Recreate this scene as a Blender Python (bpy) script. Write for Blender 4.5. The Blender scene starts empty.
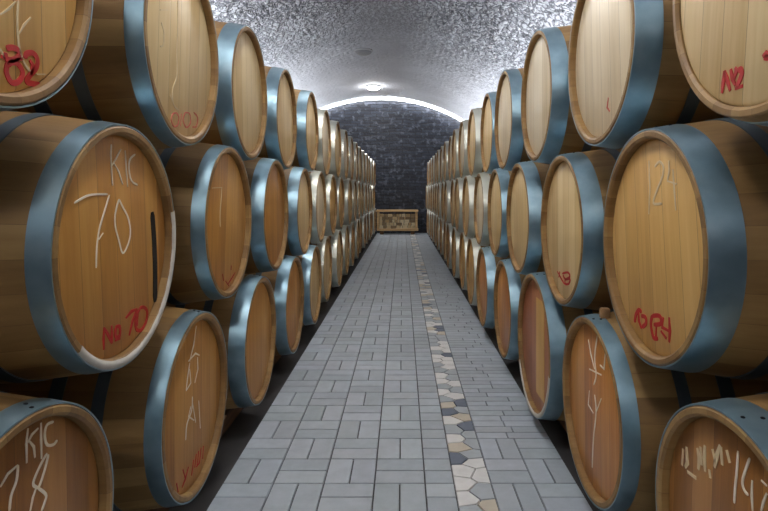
import bpy, bmesh, math, random
from mathutils import Vector, Matrix, noise
random.seed(7)
C = bpy.context.scene.collection
PI = math.pi
EYE = 1.15                      # camera height; floor is z = 0
F, CX, CY = 557.23, 402.37, 191.92

# ------------------------------------------------------------------ helpers
def link_obj(name, me, mat=None, parent=None, loc=(0, 0, 0)):
    o = bpy.data.objects.new(name, me); C.objects.link(o)
    if mat and not me.materials: me.materials.append(mat)
    if parent: o.parent = parent
    o.location = loc
    return o

def tag(o, label=None, cat=None, group=None, kind=None):
    if label: o['label'] = label
    if cat: o['category'] = cat
    if group: o['group'] = group
    if kind: o['kind'] = kind
    return o

def empty(name, loc, rz=0):
    o = bpy.data.objects.new(name, None); C.objects.link(o)
    o.empty_display_size = .1
    o.location = loc; o.rotation_euler = (0, 0, rz)
    return o

def bm_mesh(name, bm, smooth=False):
    me = bpy.data.meshes.new(name); bm.normal_update(); bm.to_mesh(me); bm.free()
    for p in me.polygons: p.use_smooth = smooth
    return me

def lathe(name, prof, n=72, closed=True, smooth=True, sharp=35):
    """prof: (x, r) pairs turned about the X axis"""
    bm = bmesh.new(); rings = []
    for x, r in prof:
        if r < 1e-6:
            rings.append([bm.verts.new((x, 0, 0))])
        else:
            rings.append([bm.verts.new((x, r*math.cos(2*PI*k/n), r*math.sin(2*PI*k/n))) for k in range(n)])
    m = len(rings)
    for i in range(m if closed else m-1):
        a, b = rings[i], rings[(i+1) % m]
        for k in range(n):
            k2 = (k+1) % n
            if len(a) == 1 and len(b) == 1: continue
            if len(a) == 1: bm.faces.new((a[0], b[k], b[k2]))
            elif len(b) == 1: bm.faces.new((a[k], b[0], a[k2]))
            else: bm.faces.new((a[k], b[k], b[k2], a[k2]))
    bmesh.ops.recalc_face_normals(bm, faces=bm.faces)
    for e in bm.edges:
        if len(e.link_faces) == 2 and e.calc_face_angle(0) > math.radians(sharp): e.smooth = False
    return bm_mesh(name, bm, smooth)

def box_into(bm, c, s, rot=None):
    r = bmesh.ops.create_cube(bm, size=1)
    M = Matrix.Translation(c) @ (rot or Matrix.Identity(4)) @ Matrix.Diagonal((s[0], s[1], s[2], 1))
    bmesh.ops.transform(bm, matrix=M, verts=r['verts'])
    return r['verts']

def box_mesh(name, boxes, bev=0):
    bm = bmesh.new()
    for b in boxes: box_into(bm, *b)
    if bev: bmesh.ops.bevel(bm, geom=bm.edges[:], offset=bev, segments=2, affect='EDGES')
    return bm_mesh(name, bm)

def ribbon_mesh(name, strokes, w, place, nrm, th=.0012):
    """strokes: list of polylines; place() turns each point into 3-D; raised flat bands"""
    bm = bmesh.new()
    for st in strokes:
        if len(st) > 3:          # round the line off like a hand-drawn stroke
            Q = []
            for i in range(len(st)-1):
                p0, p1, p2, p3 = st[max(i-1, 0)], st[i], st[i+1], st[min(i+2, len(st)-1)]
                for k in range(4):
                    t = k/4
                    Q.append(tuple(.5*(2*p1[a]+(p2[a]-p0[a])*t+(2*p0[a]-5*p1[a]+4*p2[a]-p3[a])*t*t+(3*p1[a]-p0[a]-3*p2[a]+p3[a])*t**3) for a in (0, 1)))
            st = Q+[st[-1]]
        P = [place(*p) for p in st]
        L, Rr = [], []
        for i, p in enumerate(P):
            d = (P[min(i+1, len(P)-1)] - P[max(i-1, 0)])
            if d.length < 1e-6: d = Vector((0, 0, 1))
            s = nrm.cross(d.normalized()).normalized()*(w*.5)*(1 if 0 < i < len(P)-1 else .55)
            L.append(p+s); Rr.append(p-s)
        top = [(bm.verts.new(a+nrm*th), bm.verts.new(b+nrm*th)) for a, b in zip(L, Rr)]
        bot = [(bm.verts.new(a-nrm*.0005), bm.verts.new(b-nrm*.0005)) for a, b in zip(L, Rr)]
        for i in range(len(P)-1):
            bm.faces.new((top[i][0], top[i][1], top[i+1][1], top[i+1][0]))
            bm.faces.new((top[i][0], top[i+1][0], bot[i+1][0], bot[i][0]))
            bm.faces.new((top[i][1], bot[i][1], bot[i+1][1], top[i+1][1]))
        for i in (0, len(P)-1):
            bm.faces.new((top[i][0], bot[i][0], bot[i][1], top[i][1]))
    bmesh.ops.recalc_face_normals(bm, faces=bm.faces)
    return bm_mesh(name, bm)

# ------------------------------------------------------------------ materials
class NT:
    def __init__(s, name):
        s.m = bpy.data.materials.new(name); s.m.use_nodes = True
        s.t = s.m.node_tree; s.b = s.t.nodes['Principled BSDF']
    def n(s, typ, **kw):
        nd = s.t.nodes.new(typ)
        for k, v in kw.items():
            if k.startswith('i_'):
                key = k[2:].replace('_', ' ')
                nd.inputs[int(key) if key.isdigit() else key].default_value = v
            else: setattr(nd, k, v)
        return nd
    def l(s, a, b): s.t.links.new(a, b)
    def math(s, op, a, b=None):
        nd = s.n('ShaderNodeMath', operation=op)
        for i, v in enumerate((a, b)):
            if v is None: continue
            if isinstance(v, (int, float)): nd.inputs[i].default_value = v
            else: s.l(v, nd.inputs[i])
        return nd.outputs[0]
    def mix(s, fac, a, b, mode='MIX'):
        nd = s.n('ShaderNodeMix', data_type='RGBA', blend_type=mode)
        for i, v in ((0, fac), (6, a), (7, b)):
            if isinstance(v, (int, float)): nd.inputs[i].default_value = v
            elif isinstance(v, tuple): nd.inputs[i].default_value = (*v[:3], 1)
            else: s.l(v, nd.inputs[i])
        return nd.outputs[2]
    def ramp(s, fac, stops):
        nd = s.n('ShaderNodeValToRGB'); cr = nd.color_ramp
        while len(cr.elements) < len(stops): cr.elements.new(.5)
        for e, (p, c) in zip(cr.elements, stops):
            e.position = p; e.color = (*c, 1) if isinstance(c, tuple) else (c, c, c, 1)
        s.l(fac, nd.inputs[0]); return nd.outputs[0]
    def bump(s, h, st, dist=.01):
        nd = s.n('ShaderNodeBump', i_Strength=st, i_Distance=dist); s.l(h, nd.inputs['Height'])
        s.l(nd.outputs[0], s.b.inputs['Normal'])
    def set(s, **kw):
        for k, v in kw.items():
            inp = s.b.inputs[k.replace('_', ' ')]
            if isinstance(v, tuple): inp.default_value = (*v[:3], 1)
            elif isinstance(v, (int, float)): inp.default_value = v
            else: s.l(v, inp)
        return s.m

def srgb(r, g, b):
    f = lambda c: (c/255/12.92) if c/255 <= .04045 else ((c/255+.055)/1.055)**2.4
    return (f(r), f(g), f(b))

def stave_mat():
    t = NT('oak_staves')
    co = t.n('ShaderNodeTexCoord').outputs['Object']
    oi = t.n('ShaderNodeObjectInfo').outputs['Random']
    sp = t.n('ShaderNodeSeparateXYZ'); t.l(co, sp.inputs[0])
    a = t.math('ARCTAN2', sp.outputs[2], sp.outputs[1])
    a = t.math('MULTIPLY', t.math('ADD', a, PI), 28/(2*PI))
    idx = t.math('FLOOR', a); fr = t.math('FRACT', a)
    wn = t.n('ShaderNodeTexWhiteNoise', noise_dimensions='2D')
    cb = t.n('ShaderNodeCombineXYZ'); t.l(idx, cb.inputs[0]); t.l(oi, cb.inputs[1]); t.l(cb.outputs[0], wn.inputs['Vector'])
    mp = t.n('ShaderNodeMapping'); mp.inputs['Scale'].default_value = (2.2, 38, 38)
    t.l(co, mp.inputs[0])
    ns = t.n('ShaderNodeTexNoise', noise_dimensions='4D', i_Scale=1.0, i_Detail=5.0, i_Roughness=.6)
    t.l(mp.outputs[0], ns.inputs['Vector']); t.l(t.math('MULTIPLY', oi, 37.), ns.inputs['W'])
    v = t.math('ADD', t.math('MULTIPLY', wn.outputs[0], .4), t.math('MULTIPLY', ns.outputs[0], .6))
    col = t.ramp(v, [(.15, srgb(108, 80, 42)), (.5, srgb(148, 114, 66)), (.9, srgb(184, 150, 94))])
    edge = t.math('LESS_THAN', t.math('ABSOLUTE', t.math('SUBTRACT', fr, .5)), .492)
    col = t.mix(edge, srgb(112, 82, 46), col)
    big = t.n('ShaderNodeTexNoise', i_Scale=5.0, i_Detail=4.0); t.l(co, big.inputs['Vector'])
    col = t.mix(t.math('MULTIPLY', big.outputs[0], .35), col, srgb(128, 90, 56))
    t.bump(t.math('ADD', ns.outputs[0], edge), .25, .004)
    return t.set(Base_Color=col, Roughness=.55)

def head_mat(name, lo, mid, hi, rough=.5):
    t = NT(name)
    co = t.n('ShaderNodeTexCoord').outputs['Object']
    oi = t.n('ShaderNodeObjectInfo').outputs['Random']
    sp = t.n('ShaderNodeSeparateXYZ'); t.l(co, sp.inputs[0])
    a = t.math('MULTIPLY', t.math('ADD', sp.outputs[1], .33), 12.5)
    idx = t.math('FLOOR', a); fr = t.math('FRACT', a)
    wn = t.n('ShaderNodeTexWhiteNoise', noise_dimensions='2D')
    cb = t.n('ShaderNodeCombineXYZ'); t.l(idx, cb.inputs[0]); t.l(oi, cb.inputs[1]); t.l(cb.outputs[0], wn.inputs['Vector'])
    mp = t.n('ShaderNodeMapping'); mp.inputs['Scale'].default_value = (20, 42, 2.6); t.l(co, mp.inputs[0])
    ns = t.n('ShaderNodeTexNoise', noise_dimensions='4D', i_Scale=1.0, i_Detail=6.0, i_Roughness=.62)
    ns.inputs['Distortion'].default_value = .6
    t.l(mp.outputs[0], ns.inputs['Vector']); t.l(t.math('ADD', t.math('MULTIPLY', oi, 51.), t.math('MULTIPLY', idx, 3.7)), ns.inputs['W'])
    v = t.math('ADD', t.math('MULTIPLY', wn.outputs[0], .36), t.math('MULTIPLY', ns.outputs[0], .68))
    col = t.ramp(v, [(.22, lo), (.5, mid), (.8, hi)])
    edge = t.math('LESS_THAN', t.math('ABSOLUTE', t.math('SUBTRACT', fr, .5)), .488)
    col = t.mix(edge, t.mix(.6, col, srgb(100, 66, 36)), col)
    big = t.n('ShaderNodeTexNoise', noise_dimensions='4D', i_Scale=4.0, i_Detail=3.0)
    t.l(co, big.inputs['Vector']); t.l(t.math('MULTIPLY', oi, 11.), big.inputs['W'])
    col = t.mix(t.math('MULTIPLY', big.outputs[0], .3), col, lo)
    t.bump(t.math('ADD', t.math('MULTIPLY', ns.outputs[0], .6), edge), .2, .003)
    return t.set(Base_Color=col, Roughness=rough)

def hoop_mat():
    t = NT('galvanised_steel')
    co = t.n('ShaderNodeTexCoord').outputs['Object']
    oi = t.n('ShaderNodeObjectInfo').outputs['Random']
    n1 = t.n('ShaderNodeTexNoise', noise_dimensions='4D', i_Scale=9.0, i_Detail=6.0)
    t.l(co, n1.inputs['Vector']); t.l(t.math('MULTIPLY', oi, 20.), n1.inputs['W'])
    col = t.ramp(n1.outputs[0], [(.3, srgb(122, 148, 160)), (.55, srgb(146, 172, 184)), (.75, srgb(172, 194, 202))])
    r = t.math('ADD', t.math('MULTIPLY', n1.outputs[0], .2), .29)
    t.bump(n1.outputs[0], .08, .002)
    return t.set(Base_Color=col, Metallic=.84, Roughness=r)

def plain(name, col, rough=.6, scale=20, var=.2, metal=0, bump=.1):
    t = NT(name)
    co = t.n('ShaderNodeTexCoord').outputs['Object']
    n1 = t.n('ShaderNodeTexNoise', i_Scale=float(scale), i_Detail=5.0); t.l(co, n1.inputs['Vector'])
    c = t.mix(n1.outputs[0], tuple(x*(1-var) for x in col), tuple(min(1, x*(1+var)) for x in col))
    t.bump(n1.outputs[0], bump, .003)
    return t.set(Base_Color=c, Roughness=rough, Metallic=metal)

def wood_mat(name, lo, hi, axis=1):
    t = NT(name)
    co = t.n('ShaderNodeTexCoord').outputs['Object']
    sc = [30, 30, 30]; sc[axis] = 2
    mp = t.n('ShaderNodeMapping'); mp.inputs['Scale'].default_value = sc; t.l(co, mp.inputs[0])
    n1 = t.n('ShaderNodeTexNoise', i_Scale=1.0, i_Detail=5.0); t.l(mp.outputs[0], n1.inputs['Vector'])
    t.bump(n1.outputs[0], .2, .003)
    return t.set(Base_Color=t.ramp(n1.outputs[0], [(.3, lo), (.7, hi)]), Roughness=.7)

def stone_attr_mat(name, rough=.6):
    t = NT(name)
    at = t.n('ShaderNodeAttribute', attribute_name='tint')
    co = t.n('ShaderNodeTexCoord').outputs['Object']
    n1 = t.n('ShaderNodeTexNoise', i_Scale=14.0, i_Detail=8.0, i_Roughness=.65); t.l(co, n1.inputs['Vector'])
    n2 = t.n('ShaderNodeTexNoise', i_Scale=1.3, i_Detail=3.0); t.l(co, n2.inputs['Vector'])
    c = t.mix(1.0, at.outputs['Color'], t.ramp(n1.outputs[0], [(.25, .80), (.75, 1.0)]), 'MULTIPLY')
    c = t.mix(1.0, c, t.ramp(n2.outputs[0], [(.3, .88), (.7, 1.0)]), 'MULTIPLY')
    t.bump(n1.outputs[0], .25, .004)
    return t.set(Base_Color=c, Roughness=rough)

def vault_mat():
    t = NT('sprayed_plaster_vault')
    co = t.n('ShaderNodeTexCoord').outputs['Object']
    n1 = t.n('ShaderNodeTexNoise', i_Scale=16.0, i_Detail=4.0, i_Roughness=.55); t.l(co, n1.inputs['Vector'])
    n2 = t.n('ShaderNodeTexNoise', i_Scale=.9, i_Detail=4.0); t.l(co, n2.inputs['Vector'])
    c = t.ramp(n2.outputs[0], [(.3, srgb(198, 202, 212)), (.7, srgb(222, 226, 236))])
    # dark speckle between pale lumps, strong on the nearer stretch, faint on the far one
    n3 = t.n('ShaderNodeTexNoise', i_Scale=7.0, i_Detail=3.0); t.l(co, n3.inputs['Vector'])
    dv = t.n('ShaderNodeVectorMath', operation='SCALE'); t.l(n3.outputs['Color'], dv.inputs[0]); dv.inputs['Scale'].default_value = .22
    av = t.n('ShaderNodeVectorMath', operation='ADD'); t.l(co, av.inputs[0]); t.l(dv.outputs[0], av.inputs[1])
    vo = t.n('ShaderNodeTexVoronoi', feature='DISTANCE_TO_EDGE', i_Scale=13.0); t.l(av.outputs[0], vo.inputs['Vector'])
    speckle = t.ramp(vo.outputs['Distance'], [(.02, 1.), (.2, 0.)])
    sp = t.n('ShaderNodeSeparateXYZ'); t.l(co, sp.inputs[0])
    yy = t.math('ADD', sp.outputs[1], t.math('MULTIPLY', n2.outputs[0], 1.5))
    side = t.math('ABSOLUTE', t.math('ADD', sp.outputs[0], .4))
    yy = t.math('SUBTRACT', yy, t.math('MULTIPLY', side, .9))
    mr = t.n('ShaderNodeMapRange'); mr.inputs['From Min'].default_value = 7.2; mr.inputs['From Max'].default_value = 10.5
    mr.inputs['To Min'].default_value = .85; mr.inputs['To Max'].default_value = .06; t.l(yy, mr.inputs['Value'])
    c = t.mix(t.math('MULTIPLY', speckle, mr.outputs[0]), c, srgb(78, 82, 94))
    t.bump(t.math('SUBTRACT', n1.outputs[0], t.math('MULTIPLY', t.math('MULTIPLY', speckle, mr.outputs[0]), .8)), .8, .03)
    return t.set(Base_Color=c, Roughness=.8)

def slate_wall_mat():
    t = NT('dark_slate_masonry')
    co = t.n('ShaderNodeTexCoord').outputs['Object']
    sp = t.n('ShaderNodeSeparateXYZ'); t.l(co, sp.inputs[0])
    n0 = t.n('ShaderNodeTexNoise', i_Scale=2.2, i_Detail=4.0); t.l(co, n0.inputs['Vector'])
    cb = t.n('ShaderNodeCombineXYZ'); t.l(sp.outputs[0], cb.inputs[0])
    t.l(t.math('ADD', sp.outputs[2], t.math('MULTIPLY', n0.outputs[0], .14)), cb.inputs[1])
    br = t.n('ShaderNodeTexBrick', i_Scale=1.0); t.l(cb.outputs[0], br.inputs['Vector'])
    br.inputs['Brick Width'].default_value = .36; br.inputs['Row Height'].default_value = .085
    br.inputs['Mortar Size'].default_value = .009; br.inputs['Mortar Smooth'].default_value = .3
    br.inputs['Color1'].default_value = (*srgb(26, 31, 43), 1); br.inputs['Color2'].default_value = (*srgb(54, 60, 74), 1)
    br.inputs['Mortar'].default_value = (*srgb(16, 17, 22), 1)
    n1 = t.n('ShaderNodeTexNoise', i_Scale=9.0, i_Detail=6.0); t.l(co, n1.inputs['Vector'])
    c = t.mix(t.ramp(n1.outputs[0], [(.55, 0.), (.74, 1.)]), br.outputs['Color'], srgb(98, 104, 116))
    h = t.math('ADD', t.math('MULTIPLY', br.outputs['Fac'], -1.), t.math('MULTIPLY', n1.outputs[0], .8))
    t.bump(h, .9, .04)
    return t.set(Base_Color=c, Roughness=.5)

def emit_mat(name, col, st):
    t = NT(name); t.b.inputs['Emission Color'].default_value = (*col, 1); t.b.inputs['Emission Strength'].default_value = st
    return t.set(Base_Color=(.9, .9, .9), Roughness=.4)

STAVE = stave_mat(); HOOP = hoop_mat()
HOOP3 = plain('pale_hoop_steel', srgb(196, 196, 184), .42, 12, .12, .7, .05)  # paler, more neutral steel for end hoops of the farther barrels
HOOP2 = plain('dark_hoop_steel', srgb(92, 104, 112), .5, 12, .3, .7)  # darker steel for the quarter and bilge hoops
HEADS = {
 'pale':  head_mat('pale_oak_head', srgb(198, 162, 104), srgb(222, 192, 136), srgb(238, 214, 164)),
 'cream': head_mat('cream_oak_head', srgb(206, 184, 144), srgb(230, 211, 176), srgb(243, 230, 202)),
 'honey': head_mat('honey_oak_head', srgb(190, 142, 70), srgb(218, 172, 98), srgb(236, 196, 126)),
 'brown': head_mat('brown_oak_head', srgb(156, 104, 44), srgb(200, 142, 66), srgb(222, 170, 92)),
 'amber': head_mat('amber_oak_head', srgb(158, 92, 38), srgb(206, 136, 64), srgb(230, 172, 98), .35),
 'umber': head_mat('umber_oak_head', srgb(118, 74, 32), srgb(164, 110, 52), srgb(196, 142, 78), .4),
 'rust':  head_mat('rust_oak_head', srgb(132, 70, 44), srgb(174, 104, 66), srgb(206, 146, 102), .35),
}
CHALK = plain('white_chalk', srgb(240, 228, 206), .9, 60, .15)
CHALKF = plain('faint_chalk', srgb(222, 200, 160), .9, 60, .15)
REDP = plain('red_paint', srgb(186, 34, 30), .6, 60, .25)
PINKP = plain('faded_red_paint', srgb(196, 98, 80), .7, 60, .2)
WHITEW = plain('whitewash_crust', srgb(200, 196, 186), .8, 30, .2)
DARKM = plain('dark_steel', srgb(40, 44, 48), .5, 40, .2, .8)
BEAM = wood_mat('rack_beam_wood', srgb(70, 48, 30), srgb(128, 92, 60))
WEDGE = wood_mat('wedge_wood', srgb(130, 92, 58), srgb(196, 154, 108))
PLANK = wood_mat('bench_plank', srgb(190, 152, 106), srgb(232, 200, 150), 0)

# ------------------------------------------------------------------ the setting
def grid_mesh(name, fn, nu, nv, smooth=True):
    bm = bmesh.new()
    V = [[bm.verts.new(fn(i/nu, j/nv)) for j in range(nv+1)] for i in range(nu+1)]
    for i in range(nu):
        for j in range(nv):
            bm.faces.new((V[i][j], V[i+1][j], V[i+1][j+1], V[i][j+1]))
    return bm_mesh(name, bm, smooth)

XL_W, XR_W, Y0, Y1 = -3.15, 2.1, -4.0, 15.6
VR, VX, VTOP = 4.4, -.6, EYE+2.63
def vz(x): return VTOP - VR + math.sqrt(VR*VR-(x-VX)**2)
def vault(u, v):
    x = XL_W+(XR_W-XL_W)*u; y = 3.5+(Y1-3.5)*v
    nx, nz = (x-VX)/VR, (vz(x)+VR-VTOP)/VR
    p = Vector((x, y, 0))
    d = (abs(noise.noise(p*11))-.2)*.062+noise.noise(p*27)*.012
    d += noise.noise(p*1.2)*.02
    fade = 1 if y < 8.5 else max(.25, 1-(y-8.5)/4)
    return (x-nx*d*fade, y, vz(x)-nz*d*fade)
VAULT = vault_mat()
tag(link_obj('ceiling', grid_mesh('ceiling', vault, 260, 560), VAULT), 'rough whitish sprayed plaster barrel vault of the cellar', kind='structure')
def vault_back(u, v):
    x = XL_W+(XR_W-XL_W)*u
    return (x, Y0+(3.5-Y0)*v, vz(x))
tag(link_obj('ceiling', grid_mesh('ceiling_rear', vault_back, 40, 20), VAULT), 'whitish vault over the viewer', kind='structure')
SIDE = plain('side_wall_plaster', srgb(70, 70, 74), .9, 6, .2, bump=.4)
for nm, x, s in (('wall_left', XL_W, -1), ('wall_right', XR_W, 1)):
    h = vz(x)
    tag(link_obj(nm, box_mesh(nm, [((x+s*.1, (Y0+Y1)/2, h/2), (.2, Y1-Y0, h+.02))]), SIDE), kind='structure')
SLATE = slate_wall_mat()
tag(link_obj('wall_back', box_mesh('wall_back', [(((XL_W+XR_W)/2, Y1+.15, 2.0), (XR_W-XL_W+.4, .3, 4.1))]), SLATE), 'dark slate masonry wall at the end of the aisle', kind='structure')
tag(link_obj('wall_front', box_mesh('wall_front', [(((XL_W+XR_W)/2, Y0-.1, 2.0), (XR_W-XL_W+.4, .2, 4.1))]), SIDE), kind='structure')

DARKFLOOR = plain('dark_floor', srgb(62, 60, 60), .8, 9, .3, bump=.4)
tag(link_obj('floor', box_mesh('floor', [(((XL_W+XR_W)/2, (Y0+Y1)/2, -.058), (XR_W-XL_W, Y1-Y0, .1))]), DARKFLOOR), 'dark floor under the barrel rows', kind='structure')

# paving: every stone a slightly bevelled slab with its own tint
class Paving:
    def __init__(s): s.bm = bmesh.new(); s.cl = s.bm.loops.layers.float_color.new('tint')
    def poly(s, pts, col, z=0., inset=.0016, depth=.01, box=False):
        n = len(pts); c = (sum(p[0] for p in pts)/n, sum(p[1] for p in pts)/n)
        def sh(d):
            out = []
            for x, y in pts:
                v = Vector((x-c[0], y-c[1])); L = v.length
                if box: v.x -= math.copysign(d, v.x); v.y -= math.copysign(d, v.y)
                else: v *= max(.1, (L-d*1.35)/L)
                out.append((c[0]+v.x, c[1]+v.y))
            return out
        rr = [s.bm.verts.new((x, y, z)) for x, y in sh(inset+.002)]
        lo = [s.bm.verts.new((x, y, z-depth)) for x, y in sh(inset)]
        fs = [s.bm.faces.new(rr)]
        for i in range(n): fs.append(s.bm.faces.new((rr[i], lo[i], lo[(i+1) % n], rr[(i+1) % n])))
        for f in fs:
            for lp in f.loops: lp[s.cl] = (*col, 1)
    def rect(s, x0, y0, x1, y1, col): s.poly([(x0, y0), (x1, y0), (x1, y1), (x0, y1)], col, box=True)
    def done(s, name, mat):
        bmesh.ops.recalc_face_normals(s.bm, faces=s.bm.faces)
        return link_obj(name, bm_mesh(name, s.bm), mat)

def grey():
    k = random.uniform(.88, 1.08)
    b = srgb(186, 195, 203)
    return tuple(min(1, c*k*random.uniform(.985, 1.015)) for c in b)
PAVE = stone_attr_mat('grey_paving')
S0, S1 = .205, .350          # mosaic strip
pv = Paving()
# basket weave in 20 cm modules left of the strip
mod = .2
x_edges = [-.71+mod*k for k in range(4)]
ny = int((Y1+1)/mod)
for j in range(ny):
    y = -1+j*mod
    for i in range(4):
        x = -.71+i*mod
        if (i+j) % 2:
            for k in range(2): pv.rect(x, y+k*.1, x+mod, y+(k+1)*.1, grey())
        else:
            for k in range(2): pv.rect(x+k*.1, y, x+(k+1)*.1, y+mod, grey())
    for k in range(2):        # border column beside the strip
        pv.rect(.09, y+k*.1, S0, y+(k+1)*.1, grey())
# right of the strip
y = -1
while y < Y1:
    if y < 2.55:
        for i in range(2):
            x = S1+i*.17
            if (i+int(round(y/.2))) % 2:
                for k in range(2): pv.rect(x, y+k*.1, x+.17, y+(k+1)*.1, grey())
            else:
                for k in range(2): pv.rect(x+k*.085, y, x+(k+1)*.085, y+.2, grey())
        y += .2
    else:
        o = random.uniform(.08, .26)
        pv.rect(S1, y, S1+o, y+.066, grey()); pv.rect(S1+o, y, .69, y+.066, grey()); y += .066
tag(pv.done('floor', PAVE), 'light grey block paving of the aisle', kind='structure')

# crazy-paved mosaic strip: clipped cells around jittered seeds
def clip(poly, a, b, c):
    out = []
    for i in range(len(poly)):
        p, q = poly[i], poly[(i+1) % len(poly)]
        dp, dq = a*p[0]+b*p[1]-c, a*q[0]+b*q[1]-c
        if dp <= 0: out.append(p)
        if dp*dq < 0:
            t = dp/(dp-dq); out.append((p[0]+t*(q[0]-p[0]), p[1]+t*(q[1]-p[1])))
    return out
mo = Paving(); rs = random.Random(21)
seeds = []
yy = -.5
k = 0
while yy < Y1-.05:
    seeds.append((S0+rs.uniform(.02, .06), yy+rs.uniform(-.02, .02)))
    seeds.append((S0+rs.uniform(.085, .13), yy+.05+rs.uniform(-.02, .02)))
    yy += .10
TC = [srgb(240, 240, 238)]*7+[srgb(216, 206, 188)]*2+[srgb(112, 122, 138)]*1+[srgb(184, 192, 198)]*5+[srgb(176, 184, 190)]*2
for s_ in seeds:
    poly = [(S0, s_[1]-.3), (S1, s_[1]-.3), (S1, s_[1]+.3), (S0, s_[1]+.3)]
    for q in seeds:
        if q is s_ or abs(q[1]-s_[1]) > .4: continue
        a, b = q[0]-s_[0], q[1]-s_[1]
        c = (q[0]**2+q[1]**2-s_[0]**2-s_[1]**2)/2
        poly = clip(poly, a, b, c)
        if not poly: break
    if len(poly) > 2: mo.poly(poly, rs.choice(TC), .0005, .0018)
tag(mo.done('trim_1', PAVE), 'crazy-paved strip of white, beige and slate stones in the aisle', kind='structure')

# ------------------------------------------------------------------ barrels
LEN = .95; RB = .348; REC = .021
def radius(x, rh, rb): t = (x+LEN/2)/(LEN/2); return rb-(rb-rh)*abs(t)**1.9
def barrel_meshes(key, rh, rb, hw, REC=REC, h0=-.002):
    """meshes in a frame whose origin is the centre of the front head plane; the barrel runs to -x"""
    out = {}
    ci = rh-.023
    prof = [(0-.003, rh-.002)]
    prof += [(-LEN*k/36, radius(-LEN*k/36, rh, rb)) for k in range(1, 36)]
    prof += [(-LEN+.003, rh-.002), (-LEN, rh-.008), (-LEN, ci+.006), (-LEN+.006, ci), (-LEN+.05, ci-.001), (-.05, ci-.001), (-.006, ci), (0, ci+.006), (0, rh-.006)]
    out['body'] = lathe('body_'+key, prof, 84)
    hr = ci-.0015
    out['head'] = lathe('head_'+key, [(-REC-.022, 0), (-REC-.022, hr), (-REC-.003, hr), (-REC, hr-.006), (-REC+.0006, 0)], 72, closed=False)
    out['back_head'] = lathe('back_head_'+key, [(-LEN+REC+.022, 0), (-LEN+REC+.022, hr), (-LEN+REC, hr), (-LEN+REC, 0)], 48, closed=False)
    def hoop(nm, a, b):
        th = .0028
        xs = [a+(b-a)*q/4 for q in range(5)]
        o = [(x, radius(x, rh, rb)+th) for x in xs]; i = [(x, radius(x, rh, rb)-.001) for x in reversed(xs)]
        return lathe(nm+key, o+i, 84)
    out['end_hoop'] = hoop('end_hoop_', h0, h0-hw)
    out['back_end_hoop'] = hoop('back_end_hoop_', -LEN+hw, -LEN+.002)
    out['quarter_hoop'] = hoop('quarter_hoop_', -.165, -.200)
    out['back_quarter_hoop'] = hoop('back_quarter_hoop_', -LEN+.200, -LEN+.165)
    out['bilge_hoop'] = hoop('bilge_hoop_', -.285, -.325)
    out['back_bilge_hoop'] = hoop('back_bilge_hoop_', -LEN+.325, -LEN+.285)
    # steel rivets in two pairs along the hoop joint
    for nm, dx, ang in (('rivet_a', .30, 1.50), ('rivet_b', .72, 1.46)):
        bm = bmesh.new(); x = -hw*dx; r = radius(x, rh, rb)+.003
        M = Matrix.Translation((x, r*math.cos(ang), r*math.sin(ang))) @ Matrix.Rotation(ang-PI/2, 4, 'X')
        bmesh.ops.create_uvsphere(bm, u_segments=10, v_segments=6, radius=.0046, matrix=M @ Matrix.Diagonal((1, 1, .5, 1)))
        out[nm] = bm_mesh(nm+'_'+key, bm, True)
    out['bung'] = lathe('bung_'+key, [(0, 0), (0, .022), (.012, .024), (.012, 0)], 20, closed=False)
    return out
SETS = {'L': barrel_meshes('left', .305, RB, .048), 'R': barrel_meshes('right', .305, RB, .072),
        'W': barrel_meshes('wide', .338, .366, .072),
        'F': barrel_meshes('flush', .305, RB, .060, .007, -.03)}
def rec_of(k): return .007 if k == ('R', 'T', 0) else REC

def make_barrel(key, tint):
    """oak barrel: staves (body), two heads, six hoops, bung; origin = Empty at the barrel's base"""
    ms = SETS[key]; rb = .366 if key == 'W' else RB
    root = empty('oak_barrel', (0, 0, 0))
    off = (LEN/2, 0, rb)
    link_obj('body', ms['body'], STAVE, root, off)
    for nm in ('head', 'back_head'):
        h = bpy.data.objects.new('head', ms[nm]); C.objects.link(h); h.parent = root; h.location = off
        if not ms[nm].materials: ms[nm].materials.append(HEADS['honey'])
        h.material_slots[0].link = 'OBJECT'; h.material_slots[0].material = HEADS[tint]
    for nm in ('end_hoop', 'quarter_hoop', 'bilge_hoop', 'back_end_hoop', 'back_quarter_hoop', 'back_bilge_hoop'):
        h = link_obj(nm.replace('back_', ''), ms[nm], HOOP if nm.endswith('end_hoop') else HOOP2, root, off)
        if nm == 'end_hoop':
            for rv in ('rivet_a', 'rivet_b'): link_obj('rivet', ms[rv], DARKM, h)
    b = link_obj('bung', ms['bung'], BEAM, root, (0, 0, 2*rb)); b.rotation_euler = (0, -PI/2, 0)
    return root, rb

def copy_tree(o, parent=None):
    c = o.copy(); C.objects.link(c)
    if parent: c.parent = parent
    for ch in list(o.children): copy_tree(ch, c)
    return c

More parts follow.
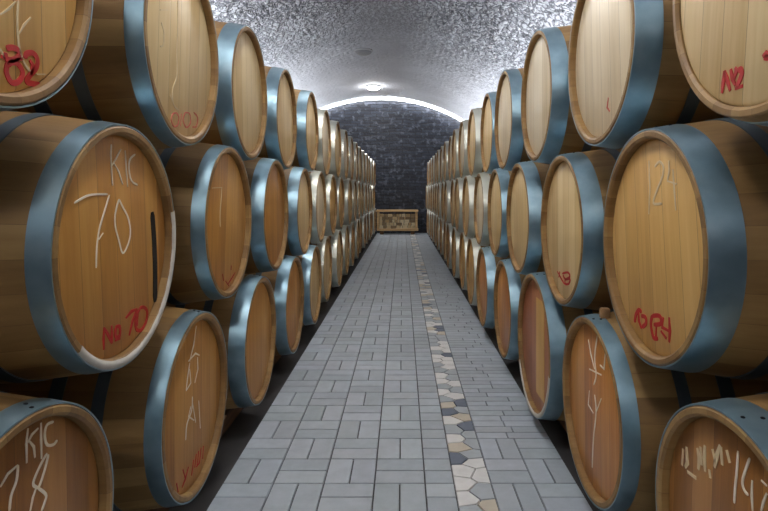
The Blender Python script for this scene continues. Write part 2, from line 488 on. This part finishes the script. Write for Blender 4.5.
FIT = {('L','M',1):(.706,1.430,-.136),('L','M',2):(.700,2.287,-.122),('L','M',3):(.698,3.119,-.128),('L','M',4):(.690,3.975,-.137),
('L','B',1):(.699,1.928,-.729),('L','B',2):(.696,2.775,-.733),('L','B',3):(.693,3.631,-.732),('L','B',4):(.688,4.458,-.740),
('L','B',0):(.709,1.065,-.730),('L','T',1):(.692,1.799,.460),('L','T',2):(.706,2.615,.461),('L','T',3):(.713,3.472,.452),
('L','T',4):(.697,4.342,.470),('L','T',0):(.699,.957,.455),('R','M',1):(.639,1.472,-.142),('R','M',2):(.644,2.295,-.155),
('R','M',3):(.637,3.115,-.146),('R','B',1):(.637,1.920,-.742),('R','B',2):(.632,2.725,-.748),('R','B',3):(.635,3.575,-.748),
('R','B',4):(.622,4.396,-.750),('R','B',0):(.636,1.098,-.746),('R','T',1):(.631,1.822,.460),('R','T',2):(.627,2.650,.452),
('R','T',3):(.627,3.497,.448),('R','T',4):(.645,4.309,.453),('R','T',0):(.639,1.019,.440)}
BASE = {'L': dict(X=.699, s=.848, T=(1.799, .4557), M=(1.425, -.1315), B=(1.9275, -.7318)),
        'R': dict(X=.637, s=.8245, T=(1.833, .4513), M=(1.468, -.1463), B=(1.9224, -.7454))}
TINT = {('L','T',0):'honey',('L','T',1):'pale',('L','T',2):'pale',('L','T',3):'pale',('L','M',1):'brown',('L','M',2):'brown',('L','M',3):'brown',
('L','B',0):'umber',('L','B',1):'brown',('L','B',2):'brown',('L','B',3):'brown',('R','T',0):'pale',('R','T',1):'cream',('R','T',2):'cream',('R','T',3):'cream',
('R','M',1):'honey',('R','M',2):'pale',('R','M',3):'pale',('R','B',0):'umber',('R','B',1):'amber',('R','B',2):'rust',('R','B',3):'amber',('R','B',4):'amber'}
ORD = ['first', 'second', 'third', 'fourth', 'fifth', 'sixth', 'seventh', 'eighth', 'ninth', 'tenth', 'eleventh', 'twelfth', 'thirteenth', 'fourteenth', 'fifteenth', 'sixteenth', 'seventeenth', 'eighteenth']
SIDE_N = {'L': 'left', 'R': 'right'}; ROW_N = {'T': 'top', 'M': 'middle', 'B': 'bottom'}
LAB = {
('L','T',0):'honey coloured barrel at the upper left corner, red number 62 painted low on its head',
('L','T',1):'pale barrel at top left with a faded red oval low on its chalk-streaked head',
('L','T',2):'pale unmarked barrel, second after the cut-off corner one in the left top row',
('L','M',1):'large near barrel on the left chalked 70 with red number 70 below',
('L','M',2):'barrel right behind the one chalked 70, with a chalk angle line on its head',
('L','B',0):'barrel in the lower left corner chalked with KIC and an 8',
('L','B',1):'barrel in left bottom row with chalk squiggles and a red scrawl near its lower rim',
('R','T',0):'pale barrel at the upper right corner with a red number 2 painted low',
('R','T',1):'cream-headed barrel at top right beside the one marked with red number 2',
('R','M',1):'large near barrel on the right, chalked 124 and painted in red below',
('R','M',2):'barrel in right middle row with a small red mark low on its pale head',
('R','B',0):'amber barrel in the lower right corner with white smears and chalk strokes',
('R','B',1):'amber barrel in right bottom row with faint white chalk scribbles down its head',
('R','B',2):'rust-red wide barrel with a pale stave and a whitish lower rim, right bottom row',
}
rt = random.Random(3)
protos = {}; BAR = {}
for side in 'LR':
    for row in 'TMB':
        b = BASE[side]; y0, zc0 = b[row]
        i = 0 if row != 'M' else 1
        seq = 0
        while True:
            y = y0+(i-1)*b['s']
            if y > 14.75: break
            X, yy, zz = FIT.get((side, row, i), (b['X']+rt.uniform(-.012, .012), y, zc0))
            key = 'W' if (side, row, i) == ('R', 'B', 2) else 'F' if (side, row, i) == ('R', 'T', 0) else 'R' if side == 'L' and (i > 2 or (i == 2 and row != 'M')) else 'L' if (side, row, i) == ('R', 'B', 1) else side
            tint = TINT.get((side, row, i)) or rt.choice({'T': ['pale', 'cream', 'cream'], 'M': ['honey', 'pale', 'cream'], 'B': ['brown', 'honey', 'pale']}[row])
            if (key, tint, i >= 5) not in protos:
                root, rb = make_barrel(key, tint); protos[key, tint, i >= 5] = root
            else: root = copy_tree(protos[key, tint, i >= 5])
            rb = .366 if key == 'W' else RB
            if key == 'W': zz = -1.108+rb
            sgn = -1 if side == 'L' else 1
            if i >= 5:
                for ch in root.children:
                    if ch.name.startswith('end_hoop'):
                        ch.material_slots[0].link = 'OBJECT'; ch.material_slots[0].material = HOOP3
            root.location = (sgn*(X+LEN/2), yy, EYE+zz-rb)
            root.rotation_euler = (0, 0, 0 if side == 'L' else PI)
            lab = LAB.get((side, row, i)) or 'oak barrel, %s from the front in the %s row of the %s stack' % (ORD[seq], ROW_N[row], SIDE_N[side])
            tag(root, lab, 'barrel', 'oak barrels stacked along the %s side of the aisle' % SIDE_N[side])
            BAR[side, row, i] = (root, X)
            i += 1; seq += 1
# small turns of the heads so their planks do not all run parallel
for (side, row, i), (root, X) in BAR.items():
    a = rt.uniform(-.12, .12)
    for ch in root.children:
        if ch.name.startswith('head'): ch.rotation_euler = (a, 0, 0)

# ------------------------------------------------------------------ chalk and paint on the heads
def mark(key, name, strokes, w, mat, label, ox=0, oy=0, sc=1.):
    """strokes traced on the plane of the barrel head"""
    side = key[0]; root, X = BAR[key]
    sgn = -1 if side == 'L' else 1
    Xh = sgn*(X+rec_of(key)-.0006)
    loc, rot = root.location, root.rotation_euler.z
    inv = (Matrix.Translation(loc) @ Matrix.Rotation(rot, 4, 'Z')).inverted()
    def place(px, py):
        u, v = ox+px*sc, oy+py*sc
        y = F*Xh/(u-CX); z = EYE-(v-CY)*y/F
        return inv @ Vector((Xh, y, z))
    me = ribbon_mesh(name, strokes, w, place, Vector((1, 0, 0)))
    o = link_obj(name, me, mat, root); o['label'] = label
    return o
q = .25
mark(('L','M',1), 'chalk_writing', [
 [(445,65),(443,110),(446,170),(450,230)], [(483,85),(465,120),(447,150)], [(455,140),(475,175),(490,225)], [(500,90),(504,160),(510,235)],
 [(540,105),(520,125),(515,160),(525,210),(550,228)],
 [(297,300),(345,272),(385,265),(430,265)], [(437,268),(418,330),(398,400),(388,460),(385,511),(384,560)],
 [(475,285),(461,340),(460,390),(475,450),(490,500),(510,470),(521,420),(512,360),(490,315),(475,285)], [(412,420),(395,445)]],
 .0052, CHALK, 'white chalk writing KIC 70', 0, 128, q)
mark(('L','M',1), 'painted_number', [
 [(415,375),(414,330),(416,285)], [(416,288),(432,315),(447,350)], [(447,350),(447,315),(446,278)], [(462,285),(478,283),(478,318),(462,322),(462,287)], [(460,338),(480,330)],
 [(503,248),(525,222),(548,212)], [(548,212),(530,260),(517,318)], [(560,208),(542,250),(545,292),(565,296),(584,262),(588,222),(575,205),(560,208)], [(552,228),(548,280)]],
 .0095, REDP, 'red painted number sign and 70', 0, 256, q)
mark(('L','T',0), 'painted_number', [
 [(25,195),(45,190),(70,200),(75,225),(50,240),(25,235),(20,210)], [(30,250),(25,290),(45,330),(75,325),(90,290),(70,255),(45,250),(30,262)], [(60,240),(90,235)],
 [(100,235),(105,215),(130,212),(148,235),(145,270),(120,300),(105,325),(130,335),(158,338)], [(118,240),(132,262),(122,300)], [(5,225),(20,235)]],
 .011, REDP, 'red painted number 62', 0, 0, q)
mark(('L','T',0), 'chalk_writing', [
 [(72,0),(68,60),(70,130),(78,200),(95,250),(120,285)], [(122,70),(95,100),(75,135)], [(0,58),(35,35),(62,5)], [(0,195),(10,215),(14,235)], [(145,297),(180,297)]],
 .005, CHALKF, 'pale chalk strokes', 0, 0, q)
mark(('L','T',1), 'chalk_writing', [
 [(0,40),(32,40)], [(5,90),(15,130),(12,180),(0,185)], [(72,0),(70,120),(66,200),(68,300),(50,360),(55,420),(75,440)], [(40,380),(60,430)]],
 .005, CHALKF, 'pale chalk strokes', 160, 0, q)
mark(('L','T',1), 'painted_number', [
 [(50,455),(45,480),(55,505),(70,500),(75,470),(65,452),(50,455)], [(85,455),(82,505)], [(100,450),(92,480),(105,510),(122,490),(118,455),(100,450)], [(135,450),(150,470),(145,505),(130,508)]],
 .005, PINKP, 'faded red number', 160, 0, q)
mark(('L','M',2), 'chalk_writing', [[(208,240),(248,238)], [(247,238),(244,290),(240,350),(241,395)]], .0055, CHALKF, 'chalk angle line', 160, 128, q)
mark(('L','M',2), 'painted_number', [[(250,72),(254,98)], [(285,38),(284,56)], [(300,66),(286,90),(272,112)], [(262,100),(276,120)]], .006, REDP, 'small red strokes', 160, 256, q)
mark(('L','B',0), 'chalk_writing', [
 [(128,130),(120,200),(122,290)], [(175,130),(145,160),(128,195)], [(135,190),(155,215),(160,265)], [(188,105),(188,180),(190,270)],
 [(245,100),(215,115),(205,160),(215,205),(245,205),(262,185)],
 [(215,245),(180,310),(152,380),(165,400),(180,395),(205,320),(222,250)], [(165,405),(150,450),(138,511)], [(175,405),(210,435),(205,470),(190,511)],
 [(0,400),(35,340),(80,300)], [(82,300),(75,370),(50,440),(42,511)]], .0058, CHALK, 'white chalk writing KIC and an 8', 0, 400, .2174)
s5 = .394
mark(('L','B',1), 'chalk_writing', [
 [(92,40),(85,90),(75,130)], [(72,130),(90,110),(100,115)], [(75,135),(70,170),(66,205)], [(66,205),(78,185),(75,150)], [(95,120),(96,150),(88,185)],
 [(82,220),(80,255),(68,290),(65,330)], [(82,235),(90,285)], [(78,245),(72,270),(86,280)], [(98,230),(102,300)]], .0065, CHALK, 'chalk squiggles', 160, 310, s5)
mark(('L','B',1), 'painted_number', [
 [(58,405),(65,430)], [(72,398),(64,430),(56,450)], [(85,380),(80,420)], [(92,365),(88,400)], [(98,358),(94,395)], [(104,350),(100,388),(92,398)], [(110,345),(108,378)], [(42,440),(46,462)]],
 .0065, REDP, 'red painted scrawl', 160, 310, s5)
mark(('R','M',1), 'chalk_writing', [
 [(292,130),(296,240),(292,345)], [(316,155),(334,135),(350,155),(346,195),(326,245),(310,300),(344,302)], [(372,130),(374,170),(366,212)], [(366,212),(402,224)], [(388,165),(394,250),(400,330)]],
 .007, CHALKF, 'faded chalk 124', 576, 128, q)
mark(('R','M',1), 'painted_number', [
 [(235,265),(240,235),(252,215),(262,225)], [(250,220),(252,260),(262,290)], [(262,240),(278,245),(280,270),(265,285)],
 [(305,238),(300,275),(310,325),(328,330)], [(305,240),(335,240),(340,270),(312,275)], [(322,275),(320,325)], [(350,245),(345,285),(372,300)], [(373,245),(376,300),(373,345)], [(340,300),(362,330)]],
 .0115, REDP, 'red painted number', 576, 256, q)
mark(('R','T',0), 'painted_number', [
 [(492,380),(500,320),(508,245)], [(508,245),(525,300),(542,365)], [(545,235),(555,290),(572,330)], [(565,300),(580,240),(572,225)],
 [(590,250),(605,235),(612,260),(600,300),(578,345)], [(572,352),(618,335)]],
 .0115, REDP, 'red painted number 2', 640, 30, 1/6)
mark(('R','T',0), 'paint_spot', [[(738,160),(758,140),(778,150)], [(745,170),(762,165),(778,170)]], .012, REDP, 'red paint spot', 640, 30, 1/6)
mark(('R','T',1), 'painted_number', [[(130,390),(125,430),(135,445)]], .010, PINKP, 'faded pink mark', 576, 0, q)
mark(('R','M',2), 'painted_number', [
 [(550,62),(565,90),(578,112)], [(560,62),(555,85)], [(570,70),(592,66),(600,82),(582,92),(572,76)], [(580,95),(600,92),(596,110),(582,112),(580,95)]],
 .009, REDP, 'small red mark', 420, 256, q)
mark(('R','B',1), 'chalk_writing', [
 [(72,75),(78,110),(88,150)], [(95,65),(88,120),(92,165),(86,190)], [(75,150),(105,165)], [(115,110),(112,150),(102,140)],
 [(75,205),(72,240),(85,262)], [(88,215),(92,260),(85,330),(82,400)], [(105,225),(92,260)], [(60,420),(72,450),(90,480)]],
 .008, CHALK, 'faint chalk scribbles', 560, 310, s5)
s6 = .2173
mark(('R','B',0), 'chalk_smear', [
 [(130,225),(125,300)], [(145,215),(150,290),(140,310)], [(195,220),(205,270),(200,320)], [(210,215),(215,300)], [(230,210),(228,270),(232,330)], [(265,225),(280,290)],
 [(300,210),(285,260),(275,310)], [(305,215),(310,300)], [(330,230),(345,290)], [(150,330),(190,360)], [(250,320),(255,360)]],
 .013, CHALKF, 'white chalk smear', 655, 400, s6)
mark(('R','B',0), 'chalk_writing', [
 [(383,235),(378,320),(370,400),(366,475)], [(437,268),(418,320),(403,375),(412,415),(430,438)], [(448,370),(446,440),(450,511)], [(490,370),(515,395)], [(515,430),(500,470),(490,511)]],
 .0058, CHALK, 'white chalk strokes', 655, 400, s6)

mark(('L','M',1), 'rim_shadow', [[(152,212),(154,240),(155,270),(155,302)]], .026, plain('painted_rim_shade', srgb(22, 15, 10), .9), 'painted dark rim shadow at the edge of the head')  # shade inside the far rim, painted as a dark stroke

def chime_arc(key, a0, a1, r0, r1, name, mat, label):
    root, X = BAR[key]; rb = .366 if key[2] == 2 else RB
    bm = bmesh.new(); n = 40; rr = random.Random(5)
    V = []
    for k in range(n+1):
        a = a0+(a1-a0)*k/n; w = .9+.1*math.sin(k*1.7)
        V.append([bm.verts.new((LEN/2+x, r*math.cos(a), rb+r*math.sin(a))) for x, r in ((-.012, r0-.0005), (.0016, r0+.004*w), (.0022, r1-.003*w), (-.003, r1+.0006))])
    for k in range(n):
        for j in range(3): bm.faces.new((V[k][j], V[k+1][j], V[k+1][j+1], V[k][j+1]))
    bmesh.ops.recalc_face_normals(bm, faces=bm.faces)
    o = link_obj(name, bm_mesh(name, bm, True), mat, root); o['label'] = label
chime_arc(('L','M',1), math.radians(-135), math.radians(15), .283, .305, 'crusted_rim', WHITEW, 'whitish crust on the lower rim')
chime_arc(('R','B',2), math.radians(-150), math.radians(-10), .316, .338, 'crusted_rim', WHITEW, 'whitish lower rim')
# the pale stave let into the rust-red head
root, X = BAR['R','B',2]
st = link_obj('pale_stave', box_mesh('pale_stave', [((LEN/2-REC+.001, .09, .366), (.003, .15, .46))], .001), HEADS['honey'], root)
st['label'] = 'pale replacement stave in the head'

# ------------------------------------------------------------------ bearers and wedges under the bottom rows
for side in 'LR':
    sgn = -1 if side == 'L' else 1
    Xh = BASE[side]['X']; zc = BASE[side]['B'][1]
    for d, w in ((.19, 'front'), (.76, 'rear')):
        top = EYE+zc-radius(-d, .305, RB)-.006
        o = link_obj('timber_bearer', box_mesh('timber_bearer', [((0, 0, top/2), (.09, 14.6, top))], .004), BEAM, None, (sgn*(Xh+d), 7.6, 0))
        tag(o, 'long dark timber bearer under the %s ends of the %s bottom barrels' % (w, SIDE_N[side]), 'beam')
wm = None
for (side, row, i), (root, X) in list(BAR.items()):
    if row != 'B' or i > 12: continue
    sgn = -1 if side == 'L' else 1
    for s in (-1, 1):
        if wm is None:
            bm = bmesh.new()
            vs = [bm.verts.new(p) for p in ((-.05, -.075, 0), (.05, -.075, 0), (.05, .075, 0), (-.05, .075, 0), (-.05, .075, .062), (.05, .075, .062), (-.05, -.075, .008), (.05, -.075, .008))]
            for f in ((0, 3, 2, 1), (3, 4, 5, 2), (6, 7, 5, 4), (0, 1, 7, 6), (0, 6, 4, 3), (1, 2, 5, 7)): bm.faces.new([vs[k] for k in f])
            bmesh.ops.recalc_face_normals(bm, faces=bm.faces)
            wm = bm_mesh('wedge', bm)
        zc = root.location.z+RB-EYE
        o = link_obj('wooden_wedge', wm, WEDGE, None, (sgn*(X+.19), root.location.y+s*.20, EYE+BASE[side]['B'][1]-radius(-.19, .305, RB)-.006))
        o.rotation_euler = (0, 0, 0 if s > 0 else PI)
        n = ORD[i] if i < len(ORD) else ''
        tag(o, 'wooden wedge on the %s side of the %s barrel in the %s bottom row' % ('far' if s > 0 else 'near', n, SIDE_N[side]), 'wedge', 'wedges holding the bottom barrels')
# a short block lodged between the rows on the right
o = link_obj('wooden_block', box_mesh('wooden_block', [((0, 0, .02), (.03, .026, .04))], .003), WEDGE, None, (.69, 1.90, EYE-.436))
tag(o, 'small pinkish wooden block lodged on top of the amber chalk-scribbled barrel', 'wooden block')

# ------------------------------------------------------------------ bench at the end of the aisle
bx, by = -.14, 15.2
bn = empty('wooden_bench', (bx, by, 0))
tag(bn, 'low wooden bench with a stone-filled front against the dark end wall', 'bench')
link_obj('top_board', box_mesh('top_board', [((0, 0, .635), (1.14, .42, .05))], .006), PLANK, bn)
link_obj('base_board', box_mesh('base_board', [((.01, 0, .13), (1.12, .40, .06))], .006), PLANK, bn)
for sx in (-1, 1):
    link_obj('post', box_mesh('post', [((sx*.52, 0, .36), (.06, .36, .50))], .005), PLANK, bn)
    link_obj('foot', box_mesh('foot', [((sx*.42, 0, .05), (.1, .36, .10))], .005), BEAM, bn)
bm = bmesh.new(); rb_ = random.Random(9); cl = bm.loops.layers.float_color.new('tint')
for r in range(5):
    x = -.48
    while x < .46:
        w = rb_.uniform(.06, .15); h = .074
        col = rb_.choice([srgb(232, 208, 164), srgb(206, 176, 130), srgb(240, 224, 188), srgb(160, 136, 104)])
        w = min(w, .485-x)
        vs = box_into(bm, (x+w/2, -.10+rb_.uniform(-.015, .015), .20+r*.080), (w-.012, .16, h-.006*rb_.random()), Matrix.Rotation(rb_.uniform(-.06, .06), 4, 'Y'))
        for f in {f for v in vs for f in v.link_faces}:
            for lp in f.loops: lp[cl] = (*col, 1)
        x += w
link_obj('stone_infill', bm_mesh('stone_infill', bm), stone_attr_mat('bench_stone'), bn)

# ------------------------------------------------------------------ lamps
GLOW = emit_mat('lit_lamp_glass', (1, .98, .95), 110.0)
OFFG = plain('unlit_lamp_glass', srgb(150, 152, 158), .3, 10, .1)
RIM = plain('lamp_rim', srgb(190, 192, 196), .5, 10, .1)
def turn_z(me):
    me.transform(Matrix.Rotation(PI/2, 4, 'Y')); return me
base_me = turn_z(lathe('lamp_base', [(0, 0), (0, .17), (.02, .175), (.035, .16), (.035, 0)], 40, closed=False))
dome_me = turn_z(lathe('lamp_dome', [(.03, .155)]+[(.03+.07*math.sin(a*PI/16), .155*math.cos(a*PI/16)) for a in range(1, 8)]+[(.10, 0)], 40, closed=False))
LX = -.72
for y, on, lab in ((13.8, 1, 'lit round lamp on the vault near the end wall'), (10.3, 0, 'unlit grey round lamp on the vault, nearer than the lit one')):
    root = empty('ceiling_lamp', (LX, y, vz(LX)-.005))
    tag(root, lab, 'lamp')
    link_obj('base', base_me, RIM, root)
    d = bpy.data.objects.new('glass_dome', dome_me); C.objects.link(d); d.parent = root
    if not dome_me.materials: dome_me.materials.append(GLOW)
    d.material_slots[0].link = 'OBJECT'; d.material_slots[0].material = GLOW if on else OFFG
# added globe lamps, out of view, to light the near aisle and vault
cord_me = box_mesh('cord', [((0, 0, -.30), (.012, .012, .60))])
bm = bmesh.new(); bmesh.ops.create_uvsphere(bm, u_segments=32, v_segments=16, radius=.13); globe_me = bm_mesh('globe', bm, True)
PX = -.3
for k, (y, st) in enumerate(((4.5, 90.), (1.4, 90.), (-1.8, 90.))):
    root = empty('added_lamp', (PX, y, vz(PX)))
    tag(root, 'added out-of-view white globe lamp on a cord over the %s part of the aisle' % ('middle', 'near', 'rear')[k], 'lamp')
    link_obj('cord', cord_me, DARKM, root)
    gm = globe_me.copy(); gm.materials.clear()
    link_obj('globe', gm, emit_mat('added_globe_glow', (1, .985, .965), st), root, (0, 0, -.70))
# white light strip along the arch where the vault meets the end wall
bm = bmesh.new(); prev = None; n = 60
for k in range(n+1):
    x = XL_W+.1+(XR_W-XL_W-.2)*k/n; z = vz(x)-.035
    ring = [bm.verts.new((x, Y1-.16+dy, z+dz)) for dy, dz in ((-.03, -.035), (.03, -.035), (.03, .035), (-.03, .035))]
    if prev:
        for j in range(4): bm.faces.new((prev[j], prev[(j+1) % 4], ring[(j+1) % 4], ring[j]))
    else: bm.faces.new(ring)
    prev = ring
bm.faces.new(prev)
bmesh.ops.recalc_face_normals(bm, faces=bm.faces)
o = link_obj('light_strip', bm_mesh('light_strip', bm), emit_mat('light_strip_glow', (.97, .985, 1), 12.0))
tag(o, 'glowing white light strip following the arch above the dark end wall', 'light strip')

# added fill lighting: unseen wall ledges with upward light strips to brighten the vault
COVE = emit_mat('added_fill_glow', (.97, .985, 1), 62.0)
COVE_R = emit_mat('added_fill_glow_right', (.97, .985, 1), 36.0)
for n_, x, sg, wd in (('added_ledge_left', XL_W, 1, 'left'), ('added_ledge_right', XR_W, -1, 'right')):
    tag(link_obj(n_, box_mesh(n_, [((x+sg*.10, 5.8, 2.22), (.20, 19.4, .04)), ((x+sg*.19, 5.8, 2.28), (.02, 19.4, .12))]), SIDE), kind='structure')  # added ledge whose lip keeps the strip's light from falling downwards
    tag(link_obj('light_strip', box_mesh('added_fill_strip', [((0, 0, 0), (.08, 19.0, .03))]), COVE if wd == 'left' else COVE_R, None, (x+sg*.09, 5.8, 2.257)),
        'unseen fill light strip added in a ledge of the %s wall' % wd, 'light strip')

# ------------------------------------------------------------------ world, camera, view
w = bpy.data.worlds.new('cellar_dark'); bpy.context.scene.world = w; w.use_nodes = True
w.node_tree.nodes['Background'].inputs[0].default_value = (.02, .02, .022, 1)
cam = bpy.data.cameras.new('camera'); co = bpy.data.objects.new('camera', cam); C.objects.link(co)
co.location = (0, 0, EYE); co.rotation_euler = (PI/2, 0, 0)
cam.sensor_width = 36; cam.lens = F/768*36
cam.shift_x = (384-CX)/768; cam.shift_y = (CY-255.5)/768
cam.clip_start = .02
bpy.context.scene.camera = co
vs = bpy.context.scene.view_settings
vs.view_transform = 'Standard'; vs.look = 'None'; vs.gamma = 1; vs.exposure = 0.36
try: vs.use_curve_mapping = False
except Exception: pass
